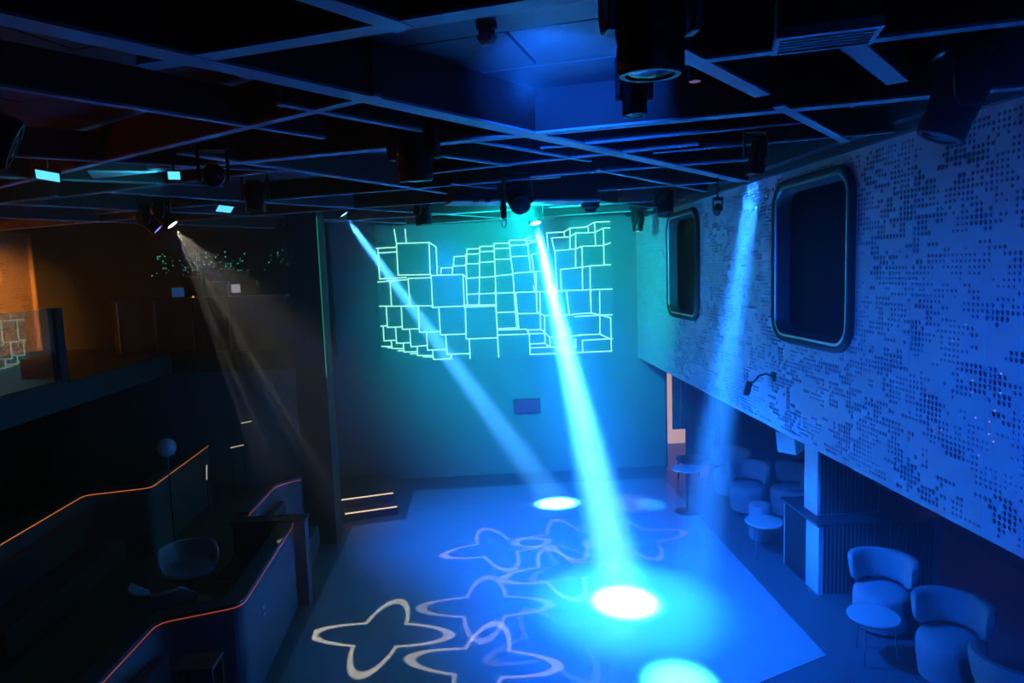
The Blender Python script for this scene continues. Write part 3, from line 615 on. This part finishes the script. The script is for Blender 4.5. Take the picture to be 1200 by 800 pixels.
parapet('zigzag booth wall with an orange light line at the far left', [(-5.76,7.2),(-5.80,10.0),(-4.95,10.22),(-5.05,12.7)], 'led_amber')
struct('trim_1', MB().box(-3.1, -2.22, 8.32, 8.5, 0, 1.1), 'parapet', 'booth end wall closing the lounge with the shell chairs')
obj('coping', MB().box(-3.12, -2.2, 8.30, 8.52, 1.1, 1.13), 'coping', bpy.data.objects['trim_1'], smooth=False)
def banquette(label, path):
    P = rounded(path, .1)
    t = thing('banquette', label, 'bench', (0,0,0))
    obj('seat', band(P, .10, .60, .12, .45), 'fabricdk', t, bevel=.02, smooth=False); obj('back_cushion', band(P, .02, .15, .40, .86), 'fabricdk', t, bevel=.03, smooth=False); obj('plinth', band(P, .12, .55, 0, .12), 'black', t, smooth=False)
banquette('dark bench along the foreground booth wall', [(-2.98,4.2),(-2.95,5.85)])
banquette('dark bench along the far left booth wall', [(-5.74,7.2),(-5.78,9.8)])
banquette('dark bench along the short booth wall by the pier', [(-3.03,8.85),(-3.03,9.9)])
t = thing('wall_outlet', 'small pale outlet plate on the foreground booth wall facing the dance floor', 'outlet', (-2.318, 6.89, .68))
obj('plate', MB().box(0,.012,-.045,.045,-.06,.06), 'white', t, bevel=.003); obj('socket', MB().lathe([(.022,0),(.022,.003)], 14, Matrix.Translation((.012,0,0)) @ Matrix.Rotation(PI/2,4,'Y')), 'black', t)
t = thing('niche_table', 'low dark table catching orange light below the foreground booth wall', 'table', (-2.52, 5.75, 0))
obj('table_top', MB().box(-.17,.17,-.13,.13,.80,.83), 'coping', t, bevel=.006)
for x in (-.15,.15):
    for y_ in (-.11,.11): obj('leg', MB().box(x-.012,x+.012,y_-.012,y_+.012,0,.80), 'black', t, smooth=False)

def shell_chair(label, loc, rz):
    t = thing('shell_chair', label, 'chair', loc, rz)
    rings = []; n = 22
    for i in range(n+1):
        u = i/n; a = R_(70)+R_(220)*u; e = min(u, 1-u)*n/4; hgt = .30*min(1, .35+.65*e); sc = 1 if e >= 1 else max(.2, e)
        cx, cy = math.cos(a), math.sin(a)
        prof = [(.21,.40),(.30,.44),(.34,.50),(.355,.44+hgt),(.34,.455+hgt),(.318,.44+hgt),(.30,.50),(.20,.45)]
        rings.append([(r*cx*1.05, r*cy, z) for r, z in prof])
    obj('shell', MB().rings(rings), 'tabletop', t)
    obj('seat', MB().lathe([(.18,.39),(.27,.42),(.29,.46),(.26,.49),(.05,.50)], 28), 'fabric', t)
    obj('stem', MB().lathe([(.03,.02),(.026,.40)], 12), 'steel', t); obj('foot', MB().lathe([(.24,0),(.24,.01),(.04,.03)], 28), 'steel', t)
    return t
s0 = shell_chair('dim shell chair with a wide curved rim inside the foreground booth, farther one', (-3.75, 8.55, 0), R_(-60))
dup(s0, (-3.64, 7.62, 0), R_(75), 'dim shell chair with its back to the viewer inside the foreground booth, nearer one')
t = thing('booth_table', 'small dark table just inside the foreground booth wall', 'table', (-2.82, 7.95, 0))
obj('table_top', MB().box(-.26,.26,-.30,.30,.70,.735), 'coping', t, bevel=.008); obj('stem', MB().lathe([(.03,.02),(.03,.70)], 12), 'black', t); obj('foot', MB().box(-.18,.18,-.18,.18,0,.02), 'black', t, bevel=.004)
t = tag(obj('menu_card', MB().add([(-.07,-.05,0),(.07,-.05,0),(.07,.05,0),(-.07,.05,0),(-.07,-.05,.003),(.07,-.05,.003),(.07,.05,.003),(-.07,.05,.003)], [(0,3,2,1),(4,5,6,7),(0,1,5,4),(1,2,6,5),(2,3,7,6),(3,0,4,7)]), 'paper', smooth=False), 'white folded card lying on the small dark booth table', 'card')
t.location = (-2.77, 8.07, .736); t.rotation_euler = (0,0,.5)
t = thing('globe_lamp', 'pale unlit globe lamp on a thin stem before the far left booth wall', 'lamp', (-4.29, 9.4, 0))
obj('globe', MB().lathe([(max(.004,.125*math.sin(PI*k/14)), 1.85-.125*math.cos(PI*k/14)) for k in range(15)], 24), 'globe', t)
obj('stem', MB().lathe([(.012,.03),(.012,1.73)], 10), 'black', t); obj('foot', MB().lathe([(.15,0),(.15,.015),(.03,.035)], 24), 'black', t)
for p_, q_, lb in (((-4.84,12.0,.62),(-4.82,12.0,.88),'upright white marker light beside the far left booth wall'), ((-4.72,12.9,.95),(-4.5,13.0,.97),'short slanted white marker light beyond the far left booth wall'), ((-4.62,13.3,1.33),(-4.42,13.3,1.36),'tiny white marker light in the dark behind the far left booth')):
    v = Vector(q_)-Vector(p_); t = thing('marker_light', lb, 'light', p_)
    obj('tube', MB().tube([(0,0,0), tuple(v)], .010), emat('marker_glow', (1.0,.85,.65), .7), t); obj('post', MB().lathe([(.06,-p_[2]),(.06,-p_[2]+.012),(.012,-p_[2]+.02),(.012,.0)], 10, Matrix.Translation((0,.012,0))), 'black', t)

# steps beside the dance floor ------------------------------------------
a = math.atan2(.23, .85)
t = thing('steps', 'two low steps with white light lines on their noses', 'stairs', (-2.42, 11.5, 0), a)
obj('tread', MB().box(0,.90,0,1.3,0,.30), 'coping', t, smooth=False); obj('tread', MB().box(.02,.92,-.30,0,0,.15), 'coping', t, smooth=False)
obj('nose_light', MB().box(.0,.885,-.012,0,.285,.302), 'led_step', t, smooth=False); obj('nose_light', MB().box(.03,.90,-.312,-.30,.135,.152), 'led_step', t, smooth=False)

# DJ counter on the left mezzanine ---------------------------------------
t = thing('dj_counter', 'long dark counter with thin uprights on the left mezzanine', 'counter', (-6.2, 12.0, 2.88))
obj('counter_top', MB().box(0,2.95,-.05,.55,.90,.94), 'coping', t, bevel=.006)
for k in range(6): obj('front_panel', MB().box(k*.49+.01,k*.49+.48,0,.03,.02,.90), 'dark', t, bevel=.004, seg=1)
for k in range(4): obj('upright', MB().box(.10+k*.62,.118+k*.62,-.02,0,.02,.90), 'steel', t, smooth=False)
def on_counter(x): return (-6.2+x, 12.25, 3.82)
t = thing('laptop', 'laptop with a dim blue display on the dark counter', 'laptop', (-5.14, 12.22, 3.82), R_(6))
obj('keyboard', MB().box(-.14,.14,-.02,.2,0,.018), 'black', t, bevel=.004); obj('lid', MB().box(-.14,.14,-.035,-.02,.0,.2), 'black', t, bevel=.004); obj('display', MB().box(-.10,.10,-.041,-.034,.02,.18), 'laptop', t, smooth=False)
t = thing('monitor_speaker', 'tall dark speaker behind the laptop on the counter', 'speaker', (-4.95, 12.45, 3.82))
obj('cabinet', MB().box(-.13,.13,-.06,.06,0,.36), 'black', t, bevel=.012); obj('cone', MB().lathe([(.08,0),(.06,.004),(.02,.012)], 20, Matrix.Translation((0,-.06,.13)) @ Matrix.Rotation(PI/2,4,'X')), 'rubber', t)
t = thing('monitor_speaker', 'squat dark speaker left of the white mixer display', 'speaker', (-4.45, 12.3, 3.82))
obj('cabinet', MB().box(-.14,.14,-.08,.08,0,.26), 'black', t, bevel=.012); obj('cone', MB().lathe([(.08,0),(.06,.004),(.02,.012)], 20, Matrix.Translation((0,-.08,.12)) @ Matrix.Rotation(PI/2,4,'X')), 'rubber', t)
t = thing('monitor_speaker', 'squat dark speaker right of the white mixer display', 'speaker', (-3.95, 12.3, 3.82))
obj('cabinet', MB().box(-.14,.14,-.08,.08,0,.26), 'black', t, bevel=.012); obj('cone', MB().lathe([(.08,0),(.06,.004),(.02,.012)], 20, Matrix.Translation((0,-.08,.12)) @ Matrix.Rotation(PI/2,4,'X')), 'rubber', t)
t = thing('mixer', 'small mixer with a white lit display between two dark speakers', 'mixer', (-4.20, 12.36, 3.82))
obj('body', MB().box(-.1,.1,-.04,.1,0,.05), 'black', t, bevel=.006); obj('display', MB().box(-.085,.085,-.01,.0,.05,.20), 'mixer', t, smooth=False)
for k in range(4): obj('knob', MB().lathe([(.012,.05),(.010,.065)], 10, Matrix.Translation((-.06+k*.04,-.025,0))), 'steel', t)
t = tag(obj('indicator_lamp', MB().lathe([(.018,0),(.018,.02),(.008,.035)], 12), emat('indicator_amber', (1.0,.55,.25), .9)), 'tiny amber lamp on the counter beside the laptop', 'lamp'); t.location = (-4.83, 12.05, 3.82)
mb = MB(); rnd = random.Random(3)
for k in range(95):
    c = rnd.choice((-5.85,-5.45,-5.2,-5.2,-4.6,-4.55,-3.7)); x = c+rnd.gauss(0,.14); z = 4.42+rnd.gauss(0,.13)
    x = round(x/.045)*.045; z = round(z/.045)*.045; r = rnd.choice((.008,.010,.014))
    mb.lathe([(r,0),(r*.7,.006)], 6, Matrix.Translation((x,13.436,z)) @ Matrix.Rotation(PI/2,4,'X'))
pd = obj('green_points', mb, 'dotgreen', bpy.data.objects['wall_back'], smooth=False); pd['kind'] = 'stuff'  # green projection reflections on the wall, put in as glowing discs

# haze filling the hall --------------------------------------------------
hm = bpy.data.materials.new('stage_haze'); hm.use_nodes = True; nt = hm.node_tree; nt.nodes.clear()
o = nt.nodes.new('ShaderNodeOutputMaterial'); vs = nt.nodes.new('ShaderNodeVolumeScatter')
vs.inputs['Density'].default_value = HAZE; vs.inputs['Anisotropy'].default_value = .35; vs.inputs['Color'].default_value = (.98,.98,1,1)
nt.links.new(vs.outputs[0], o.inputs['Volume'])
hz = obj('stage_haze', MB().box(-8.30, 6.88, -2.9, 13.42, .03, 5.27), hm, smooth=False); hz['kind'] = 'stuff'
tag(hz, 'thin stage haze filling the whole hall', 'haze')
